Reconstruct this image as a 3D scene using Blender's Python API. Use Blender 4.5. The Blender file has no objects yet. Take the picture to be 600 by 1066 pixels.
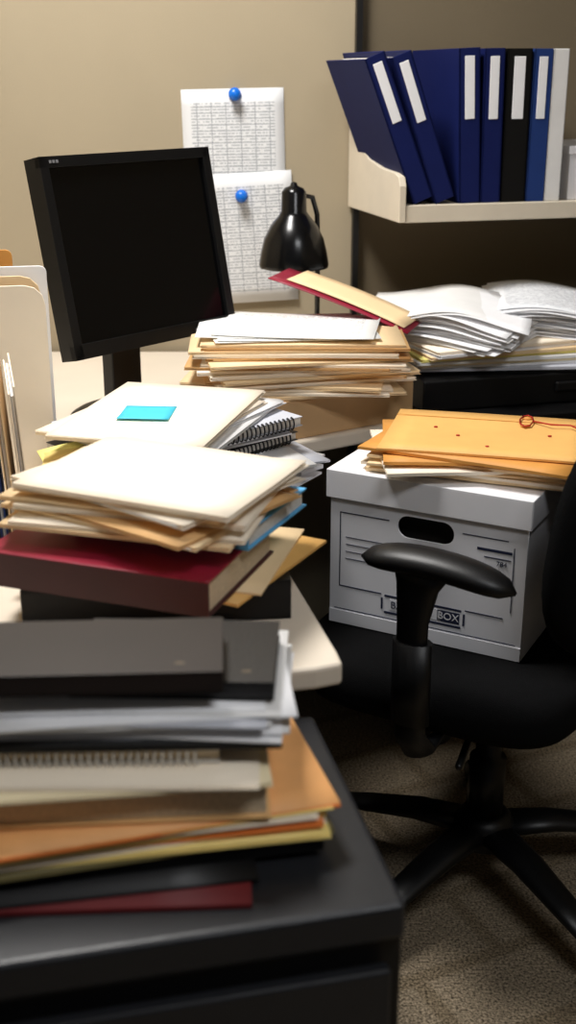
import bpy, math, random
from mathutils import Matrix, Vector
random.seed(7)
R=math.radians
sc=bpy.context.scene
sc.view_settings.view_transform='Standard'
sc.view_settings.look='None'

# ---------------------------------------------------------------- materials
def lin(c):
    o=[]
    for k in c:
        k=k/255.0
        o.append(k/12.92 if k<=0.04045 else ((k+0.055)/1.055)**2.4)
    return o
def mat(name,rgb,rough=.6,var=.06,scale=25,bump=0.0,bscale=200,metal=0,spec=.4,coat=0):
    m=bpy.data.materials.new(name); m.use_nodes=True
    nt=m.node_tree; N=nt.nodes; L=nt.links
    b=N['Principled BSDF']; b.inputs['Roughness'].default_value=rough
    b.inputs['Metallic'].default_value=metal
    b.inputs['Specular IOR Level'].default_value=spec
    b.inputs['Coat Weight'].default_value=coat
    tc=N.new('ShaderNodeTexCoord'); nz=N.new('ShaderNodeTexNoise'); nz.inputs['Scale'].default_value=scale
    nz.inputs['Detail'].default_value=4
    L.new(tc.outputs['Object'],nz.inputs['Vector'])
    cr=N.new('ShaderNodeValToRGB'); c=lin(rgb)
    cr.color_ramp.elements[0].position=.3; cr.color_ramp.elements[1].position=.7
    cr.color_ramp.elements[0].color=[max(0,k*(1-var)) for k in c]+[1]
    cr.color_ramp.elements[1].color=[min(1,k*(1+var)) for k in c]+[1]
    L.new(nz.outputs['Fac'],cr.inputs['Fac']); L.new(cr.outputs['Color'],b.inputs['Base Color'])
    if bump>0:
        n2=N.new('ShaderNodeTexNoise'); n2.inputs['Scale'].default_value=bscale
        L.new(tc.outputs['Object'],n2.inputs['Vector'])
        bp=N.new('ShaderNodeBump'); bp.inputs['Strength'].default_value=bump; bp.inputs['Distance'].default_value=.002
        L.new(n2.outputs['Fac'],bp.inputs['Height']); L.new(bp.outputs['Normal'],b.inputs['Normal'])
    return m
def printed(name,base,ink,rows=46,grid=False,cols=7):
    m=mat(name,base,.75,.02)
    nt=m.node_tree;N=nt.nodes;L=nt.links;b=N['Principled BSDF']
    def M(op,a,bb=None):
        n=N.new('ShaderNodeMath');n.operation=op
        for i,x in enumerate((a,bb)):
            if x is None: continue
            if isinstance(x,(int,float)): n.inputs[i].default_value=x
            else: L.new(x,n.inputs[i])
        return n.outputs[0]
    uv=N.new('ShaderNodeUVMap'); sp=N.new('ShaderNodeSeparateXYZ'); L.new(uv.outputs[0],sp.inputs[0])
    u,v=sp.outputs[0],sp.outputs[1]
    vr=M('MULTIPLY',v,rows); row=M('FLOOR',vr); fr=M('FRACT',vr)
    cb=N.new('ShaderNodeCombineXYZ'); L.new(M('MULTIPLY',u,34),cb.inputs[0]); L.new(M('MULTIPLY',row,7.31),cb.inputs[1])
    nz=N.new('ShaderNodeTexNoise'); nz.inputs['Scale'].default_value=1; nz.inputs['Detail'].default_value=1
    L.new(cb.outputs[0],nz.inputs['Vector'])
    t=M('MULTIPLY',M('LESS_THAN',fr,.45),M('GREATER_THAN',nz.outputs['Fac'],.47))
    mg=M('MULTIPLY',M('MULTIPLY',M('GREATER_THAN',u,.09),M('LESS_THAN',u,.91)),M('MULTIPLY',M('GREATER_THAN',v,.08),M('LESS_THAN',v,.9)))
    mask=M('MULTIPLY',t,mg)
    if grid:
        g=M('MAXIMUM',M('LESS_THAN',M('FRACT',M('MULTIPLY',u,cols)),.05),M('LESS_THAN',M('FRACT',M('MULTIPLY',v,rows/2)),.12))
        mask=M('MAXIMUM',M('MULTIPLY',mask,.7),M('MULTIPLY',g,mg))
    mix=N.new('ShaderNodeMix'); mix.data_type='RGBA'
    L.new(mask,mix.inputs[0])
    mix.inputs[6].default_value=lin(base)+[1]; mix.inputs[7].default_value=lin(ink)+[1]
    L.new(mix.outputs[2],b.inputs['Base Color'])
    return m

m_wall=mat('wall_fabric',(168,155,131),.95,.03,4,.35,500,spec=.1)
m_wall_shaded=mat('wall_fabric_painted_shade',(120,108,88),.95,.03,4,.35,500,spec=.1)  # same wall fabric, with the dimmer shelf-side shade put into its colour
m_ceil=mat('ceiling_paint',(150,148,143),.9)
m_post=mat('panel_post',(18,17,16),.4)
m_desk=mat('laminate_light',(226,214,196),.45,.04,6)
m_blackdesk=mat('laminate_black',(10,10,11),.45,.1,40,spec=.2)
m_cab=mat('cabinet_metal',(30,31,34),.36,.08,60,.12,400)
m_cabd=mat('cabinet_dark',(9,9,10),.5)
m_plast=mat('plastic_black',(9,9,10),.42,.1,50,.1,500)
m_plast2=mat('plastic_gloss',(10,10,11),.22)
m_screen=mat('screen_off',(6,6,7),.16,.03,3,spec=.4)
m_fabric=mat('chair_fabric',(9,9,10),.95,.2,120,.5,700,spec=.12)
m_shelf=mat('shelf_metal',(216,205,185),.5,.03)
m_white=mat('paper_white',(244,244,246),.7,.02)
m_white2=mat('paper_offwhite',(232,231,229),.7,.03)
m_grey=mat('paper_grey',(190,192,200),.7,.03)
m_pages=mat('page_block',(205,186,156),.8,.12,300)
m_pagesw=mat('page_block_white',(222,218,210),.8,.1,300)
m_cream=mat('manila_pale',(252,238,216),.65,.02,10)
m_man=mat('manila',(242,212,166),.65,.03,12)
m_man2=mat('manila_dark',(222,176,118),.65,.05,12)
m_kraft=mat('envelope_kraft',(230,178,102),.6,.06,14)
m_kraft2=mat('envelope_kraft_dark',(214,150,72),.6,.05,14)
m_card=mat('cardboard',(206,168,122),.8,.05,20)
m_navy=mat('binder_navy',(20,29,80),.6,.06,20,spec=.12)
m_navy2=mat('binder_blue',(34,58,116),.55,.06,20,spec=.2)
m_bblack=mat('binder_black',(12,12,13),.45,spec=.3)
m_red=mat('cover_red',(138,24,48),.4,.08,12)
m_maroon=mat('cover_maroon',(62,24,27),.5,.12,12)
m_brown=mat('cover_brown',(30,22,21),.42,.15,14,.1,300)
m_blkleather=mat('cover_black',(20,18,18),.42,.1,20,.25,350)
m_blue=mat('cover_lightblue',(90,166,214),.5)
m_cyan=mat('sticky_cyan',(74,196,220),.6)
m_pin=mat('pin_blue',(20,110,215),.25)
m_orange=mat('folder_orange',(236,132,62),.6)
m_peach=mat('folder_peach',(240,176,112),.6)
m_yellow=mat('folder_yellow',(242,216,130),.6)
m_palye=mat('paper_aged',(246,230,190),.7,.06,18)
m_ypad=mat('paper_yellow',(246,236,140),.7)
m_olive=mat('folder_olive',(120,110,70),.6)
m_dred=mat('folder_darkred',(104,24,26),.6)
m_ink=mat('ink_navy',(34,40,66),.7)
m_boxw=mat('carton_white',(236,236,240),.6,.02,15)
m_holeshade=mat('carton_inside_shade',(30,27,24),.9)
m_chrome=mat('coil_metal',(24,24,26),.3,metal=.4)
m_coilw=mat('coil_white',(215,210,200),.4)
m_string=mat('string_red',(176,40,25),.7)
m_silver=mat('silver_print',(120,120,122),.4)
m_gold=mat('gold_print',(96,84,66),.4)
m_form=printed('printed_form',(243,242,238),(170,170,172),46)
m_text=printed('printed_text',(238,240,243),(180,182,188),50)
m_cal=printed('printed_calendar',(226,227,228),(146,150,156),44,True,7)

# ---------------------------------------------------------------- mesh builder
class MB:
    def __init__(s,name):
        s.name=name;s.V=[];s.F=[];s.fm=[];s.uv=[];s.sm=[];s.mats=[];s.M=Matrix.Identity(4)
    def at(s,x=0,y=0,z=0,rz=0,rx=0,ry=0):
        s.M=Matrix.Translation((x,y,z))@Matrix.Rotation(rz,4,'Z')@Matrix.Rotation(ry,4,'Y')@Matrix.Rotation(rx,4,'X'); return s
    def v(s,co): s.V.append(s.M@Vector(co)); return len(s.V)-1
    def f(s,idx,m,uv=None,smooth=False):
        if m not in s.mats: s.mats.append(m)
        s.F.append(idx);s.fm.append(s.mats.index(m));s.uv.append(uv or [(0,0)]*len(idx));s.sm.append(smooth)
    def box(s,cx,cy,cz,sx,sy,sz,m,top=None,taper=1.0):
        i=[]
        for dz in(-.5,.5):
            k=1 if dz<0 else taper
            for dx,dy in((-.5,-.5),(.5,-.5),(.5,.5),(-.5,.5)):
                i.append(s.v((cx+dx*sx*k,cy+dy*sy*k,cz+dz*sz)))
        s.f([i[3],i[2],i[1],i[0]],m)
        s.f([i[4],i[5],i[6],i[7]],top or m,[(0,0),(1,0),(1,1),(0,1)])
        for a,b in((0,1),(1,2),(2,3),(3,0)): s.f([i[a],i[b],i[b+4],i[a+4]],m)
    def prism(s,pts,z0,z1,m,top=None):
        n=len(pts)
        a=[s.v((x,y,z0)) for x,y in pts]; b=[s.v((x,y,z1)) for x,y in pts]
        s.f(a[::-1],m); s.f(b,top or m)
        for i in range(n): s.f([a[i],a[(i+1)%n],b[(i+1)%n],b[i]],m)
    def sheet(s,w,d,th,m,zf=None,nx=8,ny=8,edge=None):
        zf=zf or (lambda u,v:0)
        def grid(off):
            return [[s.v((w*.5*(2*i/nx-1),d*.5*(2*j/ny-1),zf(2*i/nx-1,2*j/ny-1)+off)) for i in range(nx+1)] for j in range(ny+1)]
        T=grid(th);B=grid(0)
        for j in range(ny):
            for i in range(nx):
                uv=[(i/nx,j/ny),((i+1)/nx,j/ny),((i+1)/nx,(j+1)/ny),(i/nx,(j+1)/ny)]
                s.f([T[j][i],T[j][i+1],T[j+1][i+1],T[j+1][i]],m,uv,True)
                s.f([B[j+1][i],B[j+1][i+1],B[j][i+1],B[j][i]],m,None,True)
        e=edge or m
        for i in range(nx):
            s.f([B[0][i],B[0][i+1],T[0][i+1],T[0][i]],e); s.f([B[ny][i+1],B[ny][i],T[ny][i],T[ny][i+1]],e)
        for j in range(ny):
            s.f([B[j+1][0],B[j][0],T[j][0],T[j+1][0]],e); s.f([B[j][nx],B[j+1][nx],T[j+1][nx],T[j][nx]],e)
    def loft(s,rings,m,cap=True,closed=False):
        ids=[[s.v(p) for p in r] for r in rings]; n=len(ids[0])
        K=len(ids) if closed else len(ids)-1
        for k in range(K):
            a,b=ids[k],ids[(k+1)%len(ids)]
            for i in range(n): s.f([a[i],a[(i+1)%n],b[(i+1)%n],b[i]],m,None,True)
        if cap and not closed:
            s.f(ids[0][::-1],m); s.f(ids[-1],m)
    def revolve(s,prof,m,n=32,cap=True):
        s.loft([[(r*math.cos(2*math.pi*i/n),r*math.sin(2*math.pi*i/n),z) for i in range(n)] for r,z in prof],m,cap)
    def tube(s,path,rx,m,ry=None,n=12,cap=True,up=(0,0,1)):
        P=[Vector(p) for p in path]; rings=[]
        if not isinstance(rx,(list,tuple)): rx=[rx]*len(P)
        if ry is None: ry=rx
        if not isinstance(ry,(list,tuple)): ry=[ry]*len(P)
        up=Vector(up)
        for k,p in enumerate(P):
            t=(P[min(k+1,len(P)-1)]-P[max(k-1,0)]).normalized()
            sd=t.cross(up)
            if sd.length<1e-4: sd=t.cross(Vector((1,0,0)))
            sd.normalize(); u2=sd.cross(t).normalized()
            rings.append([p+sd*(rx[k]*math.cos(2*math.pi*i/n))+u2*(ry[k]*math.sin(2*math.pi*i/n)) for i in range(n)])
        s.loft(rings,m,cap)
    def done(s,parent=None,bevel=0,seg=2,subsurf=0):
        if parent is None:
            xs=[v.x for v in s.V];ys=[v.y for v in s.V];zs=[v.z for v in s.V]
            o=Vector(((min(xs)+max(xs))/2,(min(ys)+max(ys))/2,min(zs)))
        else: o=Vector((0,0,0))
        me=bpy.data.meshes.new(s.name)
        me.from_pydata([tuple(v-o) for v in s.V],[],s.F)
        for m in s.mats: me.materials.append(m)
        ul=me.uv_layers.new(name='UVMap')
        for p in me.polygons:
            p.material_index=s.fm[p.index]; p.use_smooth=s.sm[p.index]
            for k,li in enumerate(p.loop_indices): ul.data[li].uv=s.uv[p.index][k]
        me.validate()
        ob=bpy.data.objects.new(s.name,me); sc.collection.objects.link(ob); ob.location=o
        if parent: ob.parent=parent
        if bevel:
            b=ob.modifiers.new('bevel','BEVEL'); b.width=bevel; b.segments=seg; b.limit_method='ANGLE'; b.angle_limit=R(50)
        return ob
def empty(name,loc=(0,0,0),rz=0):
    e=bpy.data.objects.new(name,None); sc.collection.objects.link(e); e.location=loc; e.rotation_euler=(0,0,rz); e.empty_display_size=.05; return e
def text(name,body,size,m,parent,loc,rot,ext=.0003):
    c=bpy.data.curves.new(name+'_c','FONT'); c.body=body; c.size=size; c.extrude=ext; c.align_x='CENTER'; c.align_y='CENTER'
    t=bpy.data.objects.new(name+'_t',c); sc.collection.objects.link(t)
    bpy.context.view_layer.update()
    me=bpy.data.meshes.new_from_object(t); bpy.data.objects.remove(t)
    me.materials.clear(); me.materials.append(m)
    o=bpy.data.objects.new(name,me); sc.collection.objects.link(o); o.parent=parent; o.location=loc; o.rotation_euler=rot
    return o
rnd=random.uniform

# ---------------------------------------------------------------- room
XW,YW=.147,2.75
A15=R(15); ex=Vector((math.cos(A15),math.sin(A15))); ed=Vector((math.sin(A15),-math.cos(A15)))
def S(L,d): return (XW+ex.x*L+ed.x*d, YW+ex.y*L+ed.y*d)
b=MB('floor')
m_carpet=mat('carpet',(130,117,98),.97,.8,230,.9,420,spec=.05)
nt=m_carpet.node_tree;N=nt.nodes;L=nt.links
bs=N['Principled BSDF']; src=bs.inputs['Base Color'].links[0].from_socket
tc=N.new('ShaderNodeTexCoord'); mp=N.new('ShaderNodeMapping'); mp.inputs['Rotation'].default_value=(0,0,R(-25)); L.new(tc.outputs['Object'],mp.inputs[0])
bt=N.new('ShaderNodeTexBrick'); bt.inputs['Scale'].default_value=1.6; bt.inputs['Mortar Size'].default_value=.03; bt.inputs['Mortar Smooth'].default_value=.6
bt.inputs['Color1'].default_value=(1,1,1,1);bt.inputs['Color2'].default_value=(.92,.92,.92,1);bt.inputs['Mortar'].default_value=(.72,.7,.66,1)
L.new(mp.outputs[0],bt.inputs['Vector'])
mx=N.new('ShaderNodeMix');mx.data_type='RGBA';mx.blend_type='MULTIPLY';mx.inputs[0].default_value=1
L.new(src,mx.inputs[6]);L.new(bt.outputs['Color'],mx.inputs[7]);L.new(mx.outputs[2],bs.inputs['Base Color'])
b.box(.05,1.1,-.05,3.5,4.4,.1,m_carpet); b.done()
b=MB('wall_back'); b.box((-1.7+XW)/2,YW+.04,1.3,XW+1.7,.08,2.6,m_wall); b.done()
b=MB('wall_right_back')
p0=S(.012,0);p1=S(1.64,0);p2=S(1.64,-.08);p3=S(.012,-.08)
b.prism([p0,p1,p2,p3],0,2.6,m_wall_shaded); b.done()
b=MB('wall_left'); b.box(-1.74,.95,1.3,.08,3.6,2.6,m_wall); b.done()
b=MB('wall_right'); b.box(1.77,1.15,1.3,.08,4.0,2.6,m_wall_shaded); b.done()
b=MB('ceiling'); b.box(.05,1.1,2.65,3.5,4.4,.1,m_ceil); b.done()
b=MB('trim_post'); b.at(XW+.003,YW-.012,0,R(8)); b.box(0,0,1.3,.013,.02,2.58,m_post); b.done()

# ---------------------------------------------------------------- desks
b=MB('office_desk')
top=[(.06,1.17),(.055,1.20),(-.105,1.88),(-.075,1.945),(.0,1.995),(.234,2.147),(.240,2.16),(.240,2.735),(-1.1,2.735),(-1.1,.905),(.03,1.158)]
b.prism(top,.702,.73,m_desk)
b.prism([(-.02,1.22),(-.155,1.86),(-.155,2.70),(-.18,2.70),(-.18,1.86),(-.045,1.215)],.0,.70,m_cabd)
b.box(-1.06,1.9,.35,.03,1.5,.70,m_cabd)
b.done(bevel=.006,seg=3)
b=MB('side_desk')
b.prism([(.245,2.13),(1.45,2.45),(1.45,3.075),(.245,2.765)],.695,.73,m_blackdesk)
b.prism([(.29,2.60),(1.43,2.905),(1.43,2.93),(.29,2.625)],.0,.695,m_cabd)  # black panel added so the shadowed space under the desk stays dark
b.box(.285,2.4,.3475,.03,.4,.695,m_cabd); b.box(1.42,2.7,.3475,.03,.4,.695,m_cabd)
b.done(bevel=.004)
e=empty('file_cabinet',(.1,.83,0),R(13))
b=MB('body'); b.box(-.40,.165,.325,.80,.31,.64,m_cabd); b.done(e,bevel=.003)
b=MB('top_panel'); b.box(-.40,.1625,.6615,.80,.325,.037,m_cab); b.done(e,bevel=.006,seg=3)
b=MB('drawer_fronts')
for k in range(2):
    b.box(-.40,-.004,.475-.31*k,.77,.014,.295,m_cab)
    b.box(-.40,-.02,.56-.31*k,.16,.018,.016,m_post)
b.done(e,bevel=.003)

# ---------------------------------------------------------------- shelf + binders
e=empty('hanging_shelf')
b=MB('board')
c=S(.70,.167); b.at(c[0],c[1],0,A15); b.box(0,0,1.071,1.40,.326,.034,m_shelf); b.done(e,bevel=.002)
def bracket(nm,Lp):
    b=MB(nm)
    prof=[(0.003,1.055),(.334,1.055),(.334,1.125),(.325,1.142),(.30,1.148),(.22,1.152),(.14,1.165),(.085,1.19),(.045,1.23),(.02,1.25),(.003,1.25)]
    a=[];bb=[]
    for d,z in prof:
        x,y=S(Lp,d);a.append(b.v((x,y,z))); x,y=S(Lp+.014,d);bb.append(b.v((x,y,z)))
    n=len(prof); b.f(a[::-1],m_shelf); b.f(bb,m_shelf)
    for i in range(n): b.f([a[i],a[(i+1)%n],bb[(i+1)%n],bb[i]],m_shelf)
    b.done(e,bevel=.0015)
bracket('bracket_1',-.014-.001); bracket('bracket_2',1.401)
def binder(L0,w,lean,cov,h=.29,dep=.255,label=True,col=None):
    b=MB('ring_binder')
    x,y=S(L0,.322); b.at(x,y,1.0885,A15,ry=-lean)
    t=.004
    b.box(w/2,.002,h/2,w,t,h,cov)
    b.box(t/2,dep/2,h/2,t,dep,h,cov); b.box(w-t/2,dep/2,h/2,t,dep,h,cov)
    b.box(w/2,dep/2+.004,h/2,w-.012,dep-.02,h-.02,m_pagesw)
    if label:
        b.box(w/2,-.0006,h*.75,w*.46,.0012,h*.40,col or m_white)
    b.done(bevel=.0015)
binder(.020,.042,R(22),m_navy)
binder(.020+.0462,.042,R(20.5),m_navy)
binder(.1165,.044,R(3.0),m_navy)
binder(.1620,.042,R(1.2),m_navy)
binder(.2065,.052,R(.5),m_bblack)
binder(.2605,.040,R(0),m_navy2)
binder(.3020,.034,R(0),m_white2,label=False)
b=MB('document_box'); x,y=S(.46,.19); b.at(x,y,1.0885,A15)
b.box(0,0,.045,.20,.24,.09,m_boxw); b.box(0,0,.098,.208,.248,.016,m_boxw); b.box(0,-.1255,.05,.06,.002,.03,m_grey); b.done(bevel=.003)

# calendar sheets + pins
b=MB('wall_calendar')
b.at(-.118,YW-.0022,1.165,0,rx=R(90)); b.M=b.M@Matrix.Rotation(R(1.2),4,'Z')
b.sheet(.222,.275,.0006,m_cal,lambda u,v:.0015*max(0,-v)**2)
b.at(-.092,YW-.006,.985,0,rx=R(90)); b.M=b.M@Matrix.Rotation(R(3.5),4,'Z')
b.sheet(.215,.285,.0006,m_cal,lambda u,v:.004*max(0,-v)**2)
b.done()
def pin(x,z,o):
    b=MB('push_pin'); b.at(x,YW-o,z,0,rx=R(90))
    b.revolve([(.0005,-.001),(.0135,0),(.014,.003),(.009,.005),(.008,.012),(.012,.017),(.0125,.022),(.009,.0265),(.0005,.028)],m_pin,24); b.done()
pin(-.115,1.291,.0035); pin(-.103,1.078,.0085)

# ---------------------------------------------------------------- lamp
e=empty('desk_lamp',(0,0,0))
b=MB('shade'); b.at(.012,2.50,.958)
o=[(.071,0),(.072,.006),(.068,.03),(.061,.058),(.047,.085),(.031,.104),(.026,.112),(.025,.150),(.019,.158),(.008,.162),(.006,.168),(.0005,.170)]
i=[(.0005,.108),(.026,.100),(.043,.082),(.057,.056),(.064,.03),(.068,.0)]
b.revolve(i+o,m_plast2,40); b.done(e)
b=MB('bulb'); b.at(.012,2.50,.958); b.revolve([(.0005,.035),(.014,.04),(.02,.055),(.018,.072),(.011,.09),(.011,.107)],m_white2,20); b.done(e)
b=MB('arm')
b.tube([(.012,2.50,1.075),(.03,2.515,1.10),(.050,2.53,1.095),(.060,2.54,1.06),(.062,2.545,1.0),(.062,2.55,.75)],.0055,m_plast2)
b.at(.062,2.55,.7305); b.revolve([(.0005,0),(.075,0),(.078,.006),(.07,.016),(.02,.024),(.008,.03),(.0005,.03)],m_plast2,36)
b.done(e)

# ---------------------------------------------------------------- monitor
e=empty('computer_monitor',(-.252,2.14,0),R(49))
b=MB('panel'); b.at(0,0,1.043,0,rx=R(-11.5))
W,H=.390,.332
b.box(0,.022,0,W,.030,H,m_plast)
bz=.018
b.box(0,.003,H/2-bz/2,W,.012,bz,m_plast); b.box(0,.003,-H/2+bz*.7,W,.012,bz*1.4,m_plast)
b.box(-W/2+bz/2,.003,0,bz,.012,H,m_plast); b.box(W/2-bz/2,.003,0,bz,.012,H,m_plast)
b.box(0,.006,.004,W-2*bz,.003,H-2*bz,m_screen)
b.box(0,.05,0,W*.6,.035,H*.6,m_plast,taper=.8)
for k in range(4): b.box(W/2-.05-.018*k,-.0035,-H/2+.011,.008,.002,.003,m_silver)
for k in range(3): b.box(-W/2+.022+k*.007,-.0034,H/2-.009,.005,.001,.005,m_silver)
b.done(e,bevel=.003)
b=MB('stand'); b.at(0,.075,.73)
b.loft([[(.11*cx*math.cos(a),.085*cx*math.sin(a),z) for a in [k*math.pi/16 for k in range(32)]] for cx,z in((1,.0005),(1,.008),(.85,.016),(.3,.022))],m_plast)
b.box(0,.0,.13,.07,.03,.23,m_plast)
b.box(0,-.02,.27,.08,.045,.06,m_plast)
b.done(e,bevel=.003)

# ---------------------------------------------------------------- paper helpers
def folder(b,x,y,z,rz,w,d,th,cov,inner=m_white2,tab=0,droop=0.0,cover_top=None,curl=0.0):
    lf=lambda u,v:-droop*(abs(u)**3+abs(v)**3)*.5
    lt=lambda u,v:lf(u,v)+curl*max(0,u)**3*max(0,v)**2
    b.at(x,y,z,rz); b.sheet(w,d,.0009,cov,lf,6,6)
    b.at(x+rnd(-.005,.005),y+rnd(-.005,.005),z+.0011,rz+rnd(-.03,.03)); b.sheet(w*.95,d*.95,max(.0006,th-.0026),inner,lf,6,6)
    b.at(x,y,z,rz)
    b.M=b.M@Matrix.Translation((0,-.004,th-.0012)); b.sheet(w,d-.012,.0009,cover_top or cov,lt,6,6)
    b.at(x,y,z,rz)
    if tab:
        b.box(w*.3*tab,d/2+.004,.0006,w*.3,.014,.001,cov)
    b.box(0,-d/2+.0008,th*.5-.0002,w*.985,.0012,max(.0008,th-.0018),cov)
def book(name,x,y,z,rz,w,d,h,cov,pages=m_pages,spine='near',parent=None,gold=False,cov2=None):
    b=MB(name); b.at(x,y,z,rz); t=.0028
    b.box(0,0,t/2,w,d,t,cov); b.box(0,0,h-t/2,w,d,t,cov2 or cov)
    if spine=='near':
        b.box(0,-d/2+t/2,h/2,w,t,h-.001,cov); b.box(0,.0,h/2,w-.008,d-.009,h-2*t+.0004,pages)
    elif spine=='right':
        b.box(w/2-t/2,0,h/2,t,d,h-.001,cov); b.box(0,0,h/2,w-.009,d-.008,h-2*t+.0004,pages)
    else:
        b.box(0,d/2-t/2,h/2,w,t,h-.001,cov); b.box(0,0,h/2,w-.008,d-.009,h-2*t+.0004,pages)
    if gold:
        b.box(w*.36,-d*.34,h+.0001,.008,.004,.0004,m_gold)
    return b.done(bevel=.001)
def spiral(name,x,y,z,rz,w,d,h,cov,pages,coil,r=.007,pitch=.0085,wr=.0009):
    b=MB(name); b.at(x,y,z,rz)
    b.box(0,0,.0006,w,d,.0012,cov); b.box(0,.002,h/2,w-.003,d-.003,h-.0026,pages); b.box(0,0,h-.0006,w,d,.0012,cov)
    n=int((w-.02)/pitch)
    for k in range(n):
        xx=-w/2+.012+k*pitch
        pts=[(xx+.0015*math.cos(a),-d/2+.004-r*.6+r*math.cos(a),h/2+(h/2+.0022)*math.sin(a)) for a in [q*math.pi/5 for q in range(11)]]
        b.tube(pts,wr,coil,n=5,up=(1,0,0))
    return b.done()

# ---------------------------------------------------------------- back folder stack on carton
A34=R(33)
b=MB('cardboard_box'); b.at(.022,2.160,.7305,A34)
b.box(0,0,.034,.35,.23,.068,m_card); b.box(0,0,.0695,.352,.003,.003,m_man2); b.box(0,.058,.0695,.35,.114,.003,m_card); b.box(0,-.058,.0695,.35,.114,.003,m_card)
b.done(bevel=.002)
b=MB('file_folder_stack'); z=.8045
for k in range(17):
    th=rnd(.0042,.0068)
    cv=random.choice([m_man,m_man,m_man2,m_cream])
    folder(b,.016+rnd(-.018,.018),2.15+rnd(-.014,.014),z,A34+R(-32)+R(rnd(-15,15)),.355,.245,th,cv,random.choice([m_white2,m_cream,m_man]),tab=random.choice([-1,0,1]),droop=.002)
    z+=th+.0003
for k in range(4):
    b.at(-.005+rnd(-.02,.03),2.165+rnd(-.01,.01),z+.0002,R(rnd(-14,14))); b.sheet(.285,.222,.0006,m_form,lambda u,v:.002*u*u,6,4); z+=.0022
b.done(); zD=z

# ---------------------------------------------------------------- right paper pile
b=MB('portfolio_case'); b.at(.508,2.485,.7305,A15)
b.box(0,0,.030,.64,.43,.060,m_bblack); b.box(0,-.219,.034,.10,.008,.02,m_bblack); b.done(bevel=.012,seg=3)
b=MB('document_pile'); z=.7915
for k in range(9):
    folder(b,.435+rnd(-.014,.014),2.400+rnd(-.012,.012),z,R(2+3*k+rnd(-3,3)),.43,.27,.0055,[m_bblack,m_grey,m_white,m_palye,m_white2,m_ypad,m_man,m_white,m_cream][k]); z+=.0058
zp=z
def hump(amp,c,wd,cu=0):
    return lambda u,v: amp*math.exp(-((u-c)/wd)**2)+.012*(1+v)*.5-.004*(1+u)+cu*max(0,u)**2*max(0,-v)
for k in range(19):
    f=k/18
    b.at(.318+rnd(-.016,.016)+.014*f,2.395+rnd(-.014,.014),z,R(-38+20*f+rnd(-7,7))); b.sheet(.31,.25,.0008,m_white if k%3 else m_white2,hump(.003+.026*f,.1,.66,-.006*f),16,6)
    z+=.0022
z=zp+.002
for k in range(16):
    f=k/15
    b.at(.592+rnd(-.018,.018),2.455+rnd(-.016,.016),z,R(-18+14*f+rnd(-7,7))); b.sheet(.35,.26,.0008,m_text if k==15 else m_white,hump(.003+.024*f,-.5,.7,.010*f),16,6)
    z+=.0022
b.done()
b=MB('red_folder')
b.at(.112,2.290,.930,R(-18),ry=R(18)); b.sheet(.285,.13,.0014,m_red,lambda u,v:-.004*u*u,8,4)
b.at(.128,2.300,.9315,R(-21),ry=R(18)); b.sheet(.245,.115,.001,m_man,lambda u,v:-.004*u*u,8,4)
b.done()

# ---------------------------------------------------------------- stack A (sticky note)
b=MB('paper_stack'); z=.7305
for k in range(11):
    b.at(-.155+rnd(-.02,.045),1.79+rnd(-.04,.02),z,R(40+rnd(-25,25))); th=rnd(.0025,.0065)
    b.sheet(.29,.22,th,random.choice([m_white,m_white2,m_grey,m_text,m_white]),lambda u,v:-.0015*abs(u)**3,6,4); z+=th+.0003
b.done(); zA=z+.0005
spiral('spiral_notebook',-.180,1.820,zA+.002,R(46),.315,.240,.014,m_bblack,m_pagesw,m_chrome,wr=.0014); zA+=.0185
b=MB('loose_papers'); z=zA
for k in range(4):
    b.at(-.175+rnd(-.006,.006),1.815+rnd(-.006,.006),z,R(44+rnd(-7,7))); b.sheet(.285,.215,.0022,[m_white,m_grey,m_white,m_text][k],None,4,4); z+=.0025
b.at(-.295,1.68,z,R(20)); b.sheet(.12,.17,.0008,m_ypad,lambda u,v:-.012*(u-1)**2*.25,6,4)
b.at(-.285,1.655,z+.0012,R(8)); b.sheet(.14,.15,.0008,m_yellow,lambda u,v:-.01*(u-1)**2*.25,6,4); z+=.0025
b.done(); zA=z+.0005
spiral('spiral_notebook',-.172,1.806,zA+.002,R(41),.315,.232,.015,m_grey,m_pagesw,m_chrome,wr=.0014); zA+=.0195
b=MB('manila_folder_pile'); z=zA
folder(b,-.165,1.80,z,R(-18),.235,.30,.005,m_white2); z+=.0053
folder(b,-.180,1.80,z,R(-30),.235,.305,.005,m_white); z+=.0053
folder(b,-.200,1.765,z,R(-24),.235,.30,.006,m_cream); z+=.0063
folder(b,-.190,1.765,z,R(-14),.235,.335,.006,m_cream,cover_top=m_cream); z+=.0062
b.done()
b=MB('sticky_note'); b.at(-.212,1.745,z+.0002,R(-4)); b.sheet(.078,.085,.0004,m_cyan,lambda u,v:.003*max(0,-v)**2,6,6)
b.done()

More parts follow.
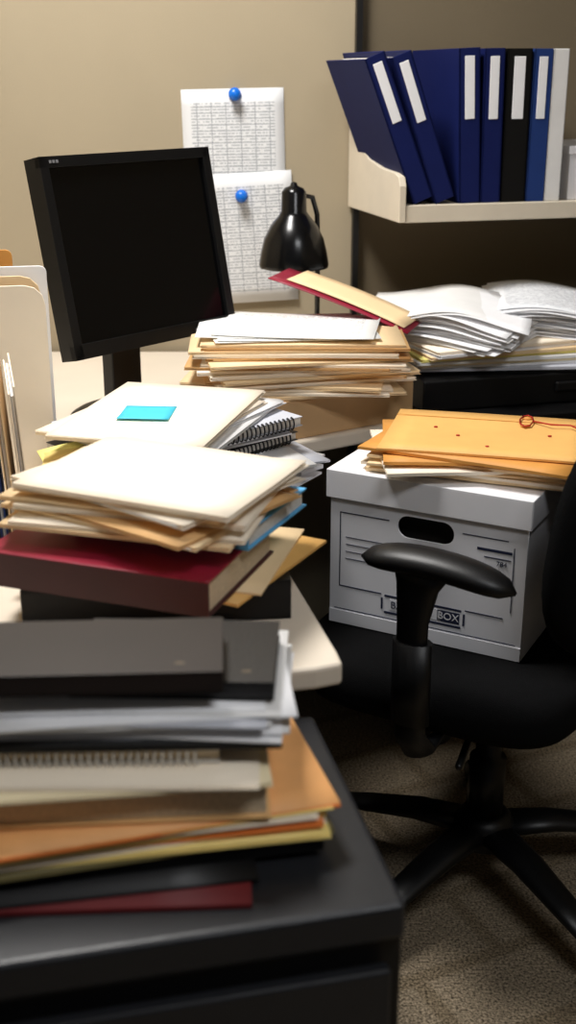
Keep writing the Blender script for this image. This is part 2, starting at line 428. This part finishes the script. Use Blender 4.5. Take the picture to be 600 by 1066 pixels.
# ---------------------------------------------------------------- stack B
b=MB('lever_arch_binder'); b.at(-.165,1.405,.7305,R(6))
b.box(0,0,.002,.31,.28,.004,m_bblack); b.box(0,0,.047,.31,.28,.004,m_bblack); b.box(0,-.138,.0245,.31,.004,.046,m_bblack); b.box(0,.0,.0235,.28,.26,.037,m_pagesw)
b.box(.05,-.1405,.0245,.09,.001,.03,m_bblack); b.done(bevel=.003)
z=.7805
b=MB('manila_envelope'); b.at(-.145,1.375,z,R(-28)); b.sheet(.32,.22,.0035,m_kraft,lambda u,v:0,6,6); b.at(-.155,1.365,z+.0038,R(-14)); b.sheet(.31,.21,.0025,m_man,lambda u,v:0,6,6); b.done()
z=.788
book('hardcover_book',-.180,1.298,z,R(-19.5),.275,.20,.042,m_maroon,m_pages,'near',cov2=m_red)
z=.8305
book('paperback_book',-.118,1.366,z,R(-24),.235,.165,.024,m_blue,m_pagesw,'near')
z=.8550
b=MB('manila_folder_stack')
for k in range(9):
    th=rnd(.0038,.0058)
    folder(b,-.155+rnd(-.014,.014),1.335+rnd(-.012,.012),z,R(-25+rnd(-13,13)),.275,.215,th,[m_man,m_cream,m_man,m_man2,m_cream,m_man,m_cream,m_man,m_cream][k],random.choice([m_white2,m_cream]),tab=random.choice([-1,0,1]),droop=.002,cover_top=m_cream if k>5 else None,curl=.004 if k==8 else 0); z+=th+.0003
b.done()

# ---------------------------------------------------------------- stack C (foreground)
A13=R(13)
b=MB('report_folder'); b.at(-.205,.915,.6805,R(3)); b.sheet(.34,.20,.004,m_dred,None,4,4); b.at(-.195,.930,.685,R(10)); b.sheet(.31,.21,.0025,m_bblack,None,4,4); b.done()
book('notebook',-.150,.962,.688,R(11),.33,.205,.012,m_bblack,m_pagesw,'near')
b=MB('colored_folder_stack'); z=.7005
cols=[m_olive,m_yellow,m_cream,m_orange,m_yellow,m_cream,m_orange]
for k in range(7):
    folder(b,-.150+rnd(-.008,.008),.970+rnd(-.004,.004),z,A13+R(rnd(-3.5,3.5)),.33,.222,.0034,cols[k],m_white2 if k%2 else m_yellow,cover_top=m_peach if k==6 else None); z+=.0037
b.done()
book('reference_book',-.152,.955,.7275,R(4),.265,.165,.034,m_man2,m_pages,'far',cov2=m_pages)
b=MB('yellowed_folder'); folder(b,-.160,.948,.7620,R(7),.275,.175,.004,m_palye); folder(b,-.158,.952,.7662,R(1),.265,.175,.003,m_cream); b.done()
spiral('steno_notebook',-.195,.975,.7710,R(1),.27,.15,.013,m_pagesw,m_pages,m_coilw,r=.006,pitch=.007)
b=MB('black_portfolio'); b.at(-.148,.982,.7865,R(2)); b.sheet(.28,.175,.006,m_bblack,None,4,4); b.done()
b=MB('letter_stack'); z=.7930
for k in range(11):
    b.at(-.15+rnd(-.014,.014),.990+rnd(-.010,.010),z,R(rnd(-6,7))); b.sheet(.280,.170,.0019,[m_grey,m_white,m_white2,m_white,m_grey,m_white,m_white2][k%7],lambda u,v:-.001*abs(u)**3,4,4); z+=.0022
b.done()
book('address_book',-.10,.992,z+.0005,R(-2),.18,.125,.018,m_blkleather,m_pagesw,'near',gold=True)
z+=.019
book('day_planner',-.190,.954,z+.0005,R(3),.265,.108,.020,m_brown,m_pages,'near',gold=True)

# ---------------------------------------------------------------- left upright files
b=MB('file_sorter'); SM=Matrix.Translation((-.355,1.60,.7315))@Matrix.Rotation(R(13),4,'Z')
b.M=SM; b.box(-.095,0,.0015,.21,.22,.003,m_bblack); b.box(.008,0,.025,.003,.20,.045,m_bblack); b.box(-.198,0,.025,.003,.20,.045,m_bblack)
cs=[m_cream,m_man,m_navy2,m_cream,m_grey,m_white,m_cream,m_man,m_cream,m_white,m_man]
for k in range(11):
    h=.222+.026*((k*5)%4)/3
    b.M=SM@Matrix.Translation((-.010-.0165*k,rnd(-.006,.006),.0035))@Matrix.Rotation(R(rnd(-1.5,1.5)),4,'Z')@Matrix.Rotation(R(-3),4,'Y')
    mm=cs[k]
    b.box(0,0,h/2,.0018,.205,h,mm); b.box(-.0035,.002,h/2-.006,.0035,.195,h-.015,m_white2); b.box(-.0075,.0,h/2-.004,.0018,.205,h-.010,mm)
b.done()
b=MB('standing_folders')
def stand(x,y,rz,lean,roll,w,h,m,th=.004,cr=.03):
    b.at(x,y,.7315,rz,rx=-lean); b.M=b.M@Matrix.Rotation(roll,4,'Y')
    pts=[(-w/2,0),(w/2,0),(w/2,h-cr)]+[(w/2-cr+cr*math.cos(a),h-cr+cr*math.sin(a)) for a in (R(30),R(60),R(90))]+[(-w/2,h)]
    a=[b.v((p,-th/2,q)) for p,q in pts]; c=[b.v((p,th/2,q)) for p,q in pts]; n=len(pts)
    b.f(a,m); b.f(c[::-1],m)
    for i in range(n): b.f([a[(i+1)%n],a[i],c[i],c[(i+1)%n]],m)
stand(-.482,1.79,R(12),R(3),0,.235,.300,m_cream)
stand(-.490,1.803,R(13),R(3),R(0),.235,.312,m_man)
stand(-.478,1.818,R(11),R(3),0,.225,.325,m_white,cr=.01)
stand(-.490,1.832,R(12),R(3),0,.235,.315,m_cream)
stand(-.53,1.847,R(12),R(3),0,.215,.345,m_kraft2,cr=.01)
stand(-.495,1.860,R(12),R(3),0,.235,.310,m_cream)
b.at(-.51,1.885,.7305,R(12)); b.box(0,0,.10,.14,.003,.20,m_bblack); b.box(0,-.05,.0008,.14,.10,.0015,m_bblack)
b.done(bevel=.0008)

# ---------------------------------------------------------------- chair
CH=(.338,1.763,0); CR=R(-29)
e=empty('office_chair',CH,CR)
def sup(a,p): 
    c=math.cos(a);s_=math.sin(a); return (math.copysign(abs(c)**(2/p),c),math.copysign(abs(s_)**(2/p),s_))
b=MB('seat'); rings=[]
for kx,z in((.80,.405),(.93,.41),(.99,.43),(1.0,.455),(.98,.478),(.93,.491),(.80,.497),(.5,.4985),(.1,.499)):
    rings.append([(-.045+.235*kx*sup(t,4.5)[0],.245*kx*sup(t,4.5)[1],z) for t in [k*2*math.pi/48 for k in range(48)]])
b.loft(rings,m_fabric); b.done(e)
b=MB('backrest'); rings=[]
for kx,dx in((.90,.03),(.98,.02),(1.0,.0),(.98,-.02),(.9,-.032),(.6,-.034),(.1,-.034)):
    r=[]
    for t in [k*2*math.pi/48 for k in range(48)]:
        sx,sz=sup(t,2.6); yy=.240*kx*sx; zz=.745+.230*kx*sz
        r.append((.238+dx-1.3*yy*yy+.12*(zz-.79),yy,zz))
    rings.append(r)
b.loft(rings,m_fabric); b.done(e)
b=MB('back_stem'); b.tube([(.05,0,.395),(.20,0,.39),(.285,0,.43),(.305,0,.55),(.305,0,.75)],.035,m_plast,.012); b.done(e)
for s_,nm in((-1,'armrest_near'),(1,'armrest_far')):
    b=MB(nm); y=s_*.282
    P=[];rx=[];ry=[]
    for k in range(15):
        q=k/14; a=-.110+.226*q
        zz=.708-.014*(2*q-1)**2-.012*q
        w=(1-abs(2*q-1)**4.0)**.5 if 0<q<1 else 0.05
        P.append((a,y,zz)); rx.append(.035*max(w,.12)*(1.0-.12*q)); ry.append(.0195*max(w,.12))
    b.tube(P,rx,m_plast,ry,n=20)
    b.tube([(-.02,y,.695),(-.025,y,.665),(-.03,y,.61),(-.03,y,.50),(-.028,y,.43),(-.02,y-s_*.02,.395),(-.01,y-s_*.10,.388),(0,y-s_*.2,.388)],[.045,.032,.024,.023,.025,.028,.026,.024],m_plast,[.018,.016,.014,.013,.014,.012,.010,.008],n=16,up=(0,1,.0001))
    b.tube([(-.029,y,.58),(-.029,y,.45)],[.030,.030],m_plast,[.018,.018],n=16,up=(0,1,.0001))
    b.done(e)
b=MB('mechanism'); b.box(0,0,.385,.22,.16,.035,m_plast); b.tube([(0,-.08,.375),(.02,-.16,.37),(.03,-.23,.36)],.006,m_plast); b.done(e,bevel=.006)
b=MB('gas_column'); b.revolve([(.024,.14),(.030,.14),(.031,.25),(.022,.252),(.021,.33),(.03,.335),(.03,.37)],m_plast,28); b.done(e)
b=MB('star_base')
b.revolve([(.045,.085),(.05,.09),(.05,.13),(.038,.145),(.032,.145)],m_plast,28)
A0=38
for k in range(5):
    a=R(A0+72*k); c,s2=math.cos(a),math.sin(a)
    b.tube([(c*.03,s2*.03,.115),(c*.12,s2*.12,.112),(c*.22,s2*.22,.095),(c*.30,s2*.30,.078)],[.034,.030,.026,.020],m_plast,[.019,.016,.012,.009],n=14)
b.done(e)
b=MB('casters')
for k in range(5):
    a=R(A0+72*k); c,s2=math.cos(a),math.sin(a)
    b.at(c*.30,s2*.30,0,a+R(25))
    b.revolve([(.006,.05),(.006,.085)],m_plast,10)
    for o in(-.014,.014):
        b.at(c*.30,s2*.30,.0265,a+R(25)); b.M=b.M@Matrix.Translation((.012,o,0))@Matrix.Rotation(R(90),4,'X')
        b.revolve([(.012,-.009),(.023,-.009),(.026,-.005),(.026,.005),(.023,.009),(.012,.009)],m_plast2,24)
    b.at(c*.30,s2*.30,0,a+R(25)); b.box(.008,0,.042,.04,.01,.02,m_plast)
b.done(e)

# ---------------------------------------------------------------- storage carton
ca,sa=math.cos(R(-28)),math.sin(R(-28))
fl=Vector((.064,1.770)); fr=Vector((.351,1.618)); fc=(fl+fr)/2
nrm=Vector((-sa,ca)); ctr=fc+nrm*.168
e=empty('storage_box',(ctr.x,ctr.y,.4995),R(-28))
w,d,h=.318,.335,.255; t=.004
def plate(name,parent,w,h,hole,th,m,loc,rot):
    c=bpy.data.curves.new(name+'c','CURVE'); c.dimensions='2D'; c.fill_mode='BOTH'; c.extrude=th/2
    def sp(pts):
        s_=c.splines.new('POLY'); s_.points.add(len(pts)-1)
        for p,q in zip(s_.points,pts): p.co=(q[0],q[1],0,1)
        s_.use_cyclic_u=True
    sp([(-w/2,0),(w/2,0),(w/2,h),(-w/2,h)])
    hx,hy,hw,hh=hole; r=hh/2; pts=[]
    for k in range(13):
        a=-math.pi/2+math.pi*k/12; pts.append((hx+hw/2-r+r*math.cos(a),hy+r*math.sin(a)))
    for k in range(13):
        a=math.pi/2+math.pi*k/12; pts.append((hx-hw/2+r+r*math.cos(a),hy+r*math.sin(a)))
    sp(pts)
    o=bpy.data.objects.new(name+'t',c); sc.collection.objects.link(o); bpy.context.view_layer.update()
    me=bpy.data.meshes.new_from_object(o); bpy.data.objects.remove(o)
    me.materials.clear(); me.materials.append(m)
    ob=bpy.data.objects.new(name,me); sc.collection.objects.link(ob); ob.parent=parent; ob.location=loc; ob.rotation_euler=rot
hz=.184
plate('front_panel',e,w,h,(0,hz,.092,.036),t,m_boxw,(0,-d/2+t/2,0),(R(90),0,0))
plate('rear_panel',e,w,h,(0,hz,.092,.036),t,m_boxw,(0,d/2-t/2,0),(R(90),0,0))
b=MB('side_panels'); b.box(-w/2+t/2,0,h/2,t,d-2*t,h,m_boxw); b.box(w/2-t/2,0,h/2,t,d-2*t,h,m_boxw); b.box(0,0,.003,w-2*t,d-2*t,.005,m_boxw)
b.box(0,-d/2-.0008,.012,w,.0016,.022,m_boxw); b.done(e)
b=MB('stored_files')
for k in range(14): b.box(0,-d/2+.03+k*.021,.11,w-.03,.012,.20+rnd(-.01,.0),m_holeshade if k<3 else m_man)  # first files coloured dark to paint the shade seen through the hand hole
b.done(e)
b=MB('lid'); lw,ld,lh=w+.012,d+.012,.044
z1=h+.004
b.box(0,0,z1-.002,lw,ld,.004,m_boxw)
b.box(0,-ld/2+.0015,z1-lh/2-.002,lw,.003,lh,m_boxw); b.box(0,ld/2-.0015,z1-lh/2-.002,lw,.003,lh,m_boxw)
b.box(-lw/2+.0015,0,z1-lh/2-.002,.003,ld-.006,lh,m_boxw); b.box(lw/2-.0015,0,z1-lh/2-.002,.003,ld-.006,lh,m_boxw)
b.done(e,bevel=.0015)
b=MB('print_lines'); yf=-d/2-.0004
def ln(x0,z0,x1,z1,wd=.0013):
    b.box((x0+x1)/2,yf,(z0+z1)/2,abs(x1-x0)+wd,.0008,abs(z1-z0)+wd,m_ink)
ln(-.142,.165,-.142,.066); ln(-.142,.066,-.07,.066); ln(.07,.066,.128,.066); ln(.140,.078,.140,.165); ln(-.142,.19,-.06,.19);ln(-.142,.165,-.142,.19); ln(.06,.19,.13,.19); ln(.14,.165,.14,.18)
ln(.095,.160,.135,.160); ln(.085,.1715,.135,.1715,.004)
for k in range(4): ln(-.132,.15-.012*k,.075 if k else .0,.15-.012*k,.0006)
ln(-.15,.026,.15,.026,.001)
for zz in(.036,.064): ln(-.062,zz,.062,zz,.003)
ln(-.068,.042,-.068,.058,.003); ln(.068,.042,.068,.058,.003)
b.box(-.012,yf,.050,.086,.0008,.018,m_boxw); b.box(.043,yf,.050,.036,.0008,.018,m_ink)
b.done(e)
text('label_text','BANKERS',.0165,m_ink,e,(-.018,-d/2-.001,.050),(R(90),0,0))
text('label_text_2','BOX',.0165,m_boxw,e,(.043,-d/2-.001,.050),(R(90),0,0))
text('label_number','784',.011,m_ink,e,(.122,-d/2-.001,.152),(R(90),0,0))

# envelopes on the lid
b=MB('envelope_stack'); z=.4995+h+.0055
for k in range(8):
    th=rnd(.0034,.0056)
    b.at(.312+rnd(-.014,.010),1.808+rnd(-.010,.010),z,R(-12+rnd(-22,20))); mm=[m_man,m_cream,m_man,m_cream,m_man,m_kraft2,m_kraft2,m_kraft][k]
    if k==7: b.at(.320,1.818,z,R(-14))
    if k==6: b.at(.305,1.796,z,R(-27))
    if k==5: b.at(.312,1.808,z,R(-4))
    b.sheet(.325,.235,th-.0003,mm,lambda u,v:-.0010*(abs(u)**3)+.0015*v*v,8,6)
    z+=th+.0002
RZ=R(-14); zt=z+.0012
def ea(dx=0,dy=0,dz=0):
    b.at(.320,1.818,zt+dz,RZ); b.M=b.M@Matrix.Translation((dx,dy,0))
ea(); b.box(0,.080,-.0002,.325,.0015,.0006,m_kraft2)
for q in((.05,.055),(.05,.102)):
    ea(*q); b.revolve([(.0005,.0),(.008,.0),(.008,.0015),(.0005,.002)],m_kraft2,20)
for q in((-.05,-.02),(-.09,.02),(.0,-.07),(.09,.01)):
    ea(*q,dz=-.0012); b.revolve([(.0005,.0),(.003,.0),(.003,.0012),(.0005,.0013)],m_string,12)
ea(dz=.0012)
b.tube([(.05+.011*math.sin(q*.8),.078+.034*math.cos(q*.8),.0016) for q in range(16)],.0013,m_string,n=6)
b.tube([(.061,.08,.001),(.09,.055,.004),(.12,.06,.0035),(.14,.035,.003),(.155,.045,.001)],.0013,m_string,n=6)
b.done()

# ---------------------------------------------------------------- lights
m_em=bpy.data.materials.new('light_diffuser'); m_em.use_nodes=True
bb=m_em.node_tree.nodes['Principled BSDF']; bb.inputs['Emission Color'].default_value=(1,.97,.92,1); bb.inputs['Emission Strength'].default_value=1.5
def fixture(x,y,sx,sy,power,col=(1,.97,.93),rz=0):
    b=MB('ceiling_key_fill'); b.at(x,y,2.565,rz); b.box(0,0,.02,sx+.06,sy+.06,.03,m_ceil); b.box(0,0,.002,sx,sy,.01,m_em); b.done()
    l=bpy.data.lights.new('key_fill_lamp','AREA'); l.shape='RECTANGLE'; l.size=sx; l.size_y=sy; l.energy=power; l.color=col
    o=bpy.data.objects.new('key_fill_lamp',l); sc.collection.objects.link(o); o.location=(x,y,2.55); o.rotation_euler=(0,0,rz)
fixture(-.45,1.85,.45,.6,50,(1,.975,.945))
fixture(.75,.1,.8,.5,20,(.95,.97,1))  # unseen fill added to brighten the box front, shaped as a ceiling panel
w=bpy.data.worlds.new('world'); sc.world=w; w.use_nodes=True
w.node_tree.nodes['Background'].inputs[0].default_value=(.8,.88,1,1); w.node_tree.nodes['Background'].inputs[1].default_value=.05

# ---------------------------------------------------------------- camera
cd=bpy.data.cameras.new('camera'); co=bpy.data.objects.new('camera',cd); sc.collection.objects.link(co)
co.location=(0,0,1.33); co.rotation_euler=(R(70),0,0)
cd.sensor_fit='VERTICAL'; cd.sensor_height=36; cd.sensor_width=24; cd.lens=1250/1066*36
cd.clip_start=.05
cd.dof.use_dof=True; cd.dof.focus_distance=1.9; cd.dof.aperture_fstop=4.0
sc.camera=co
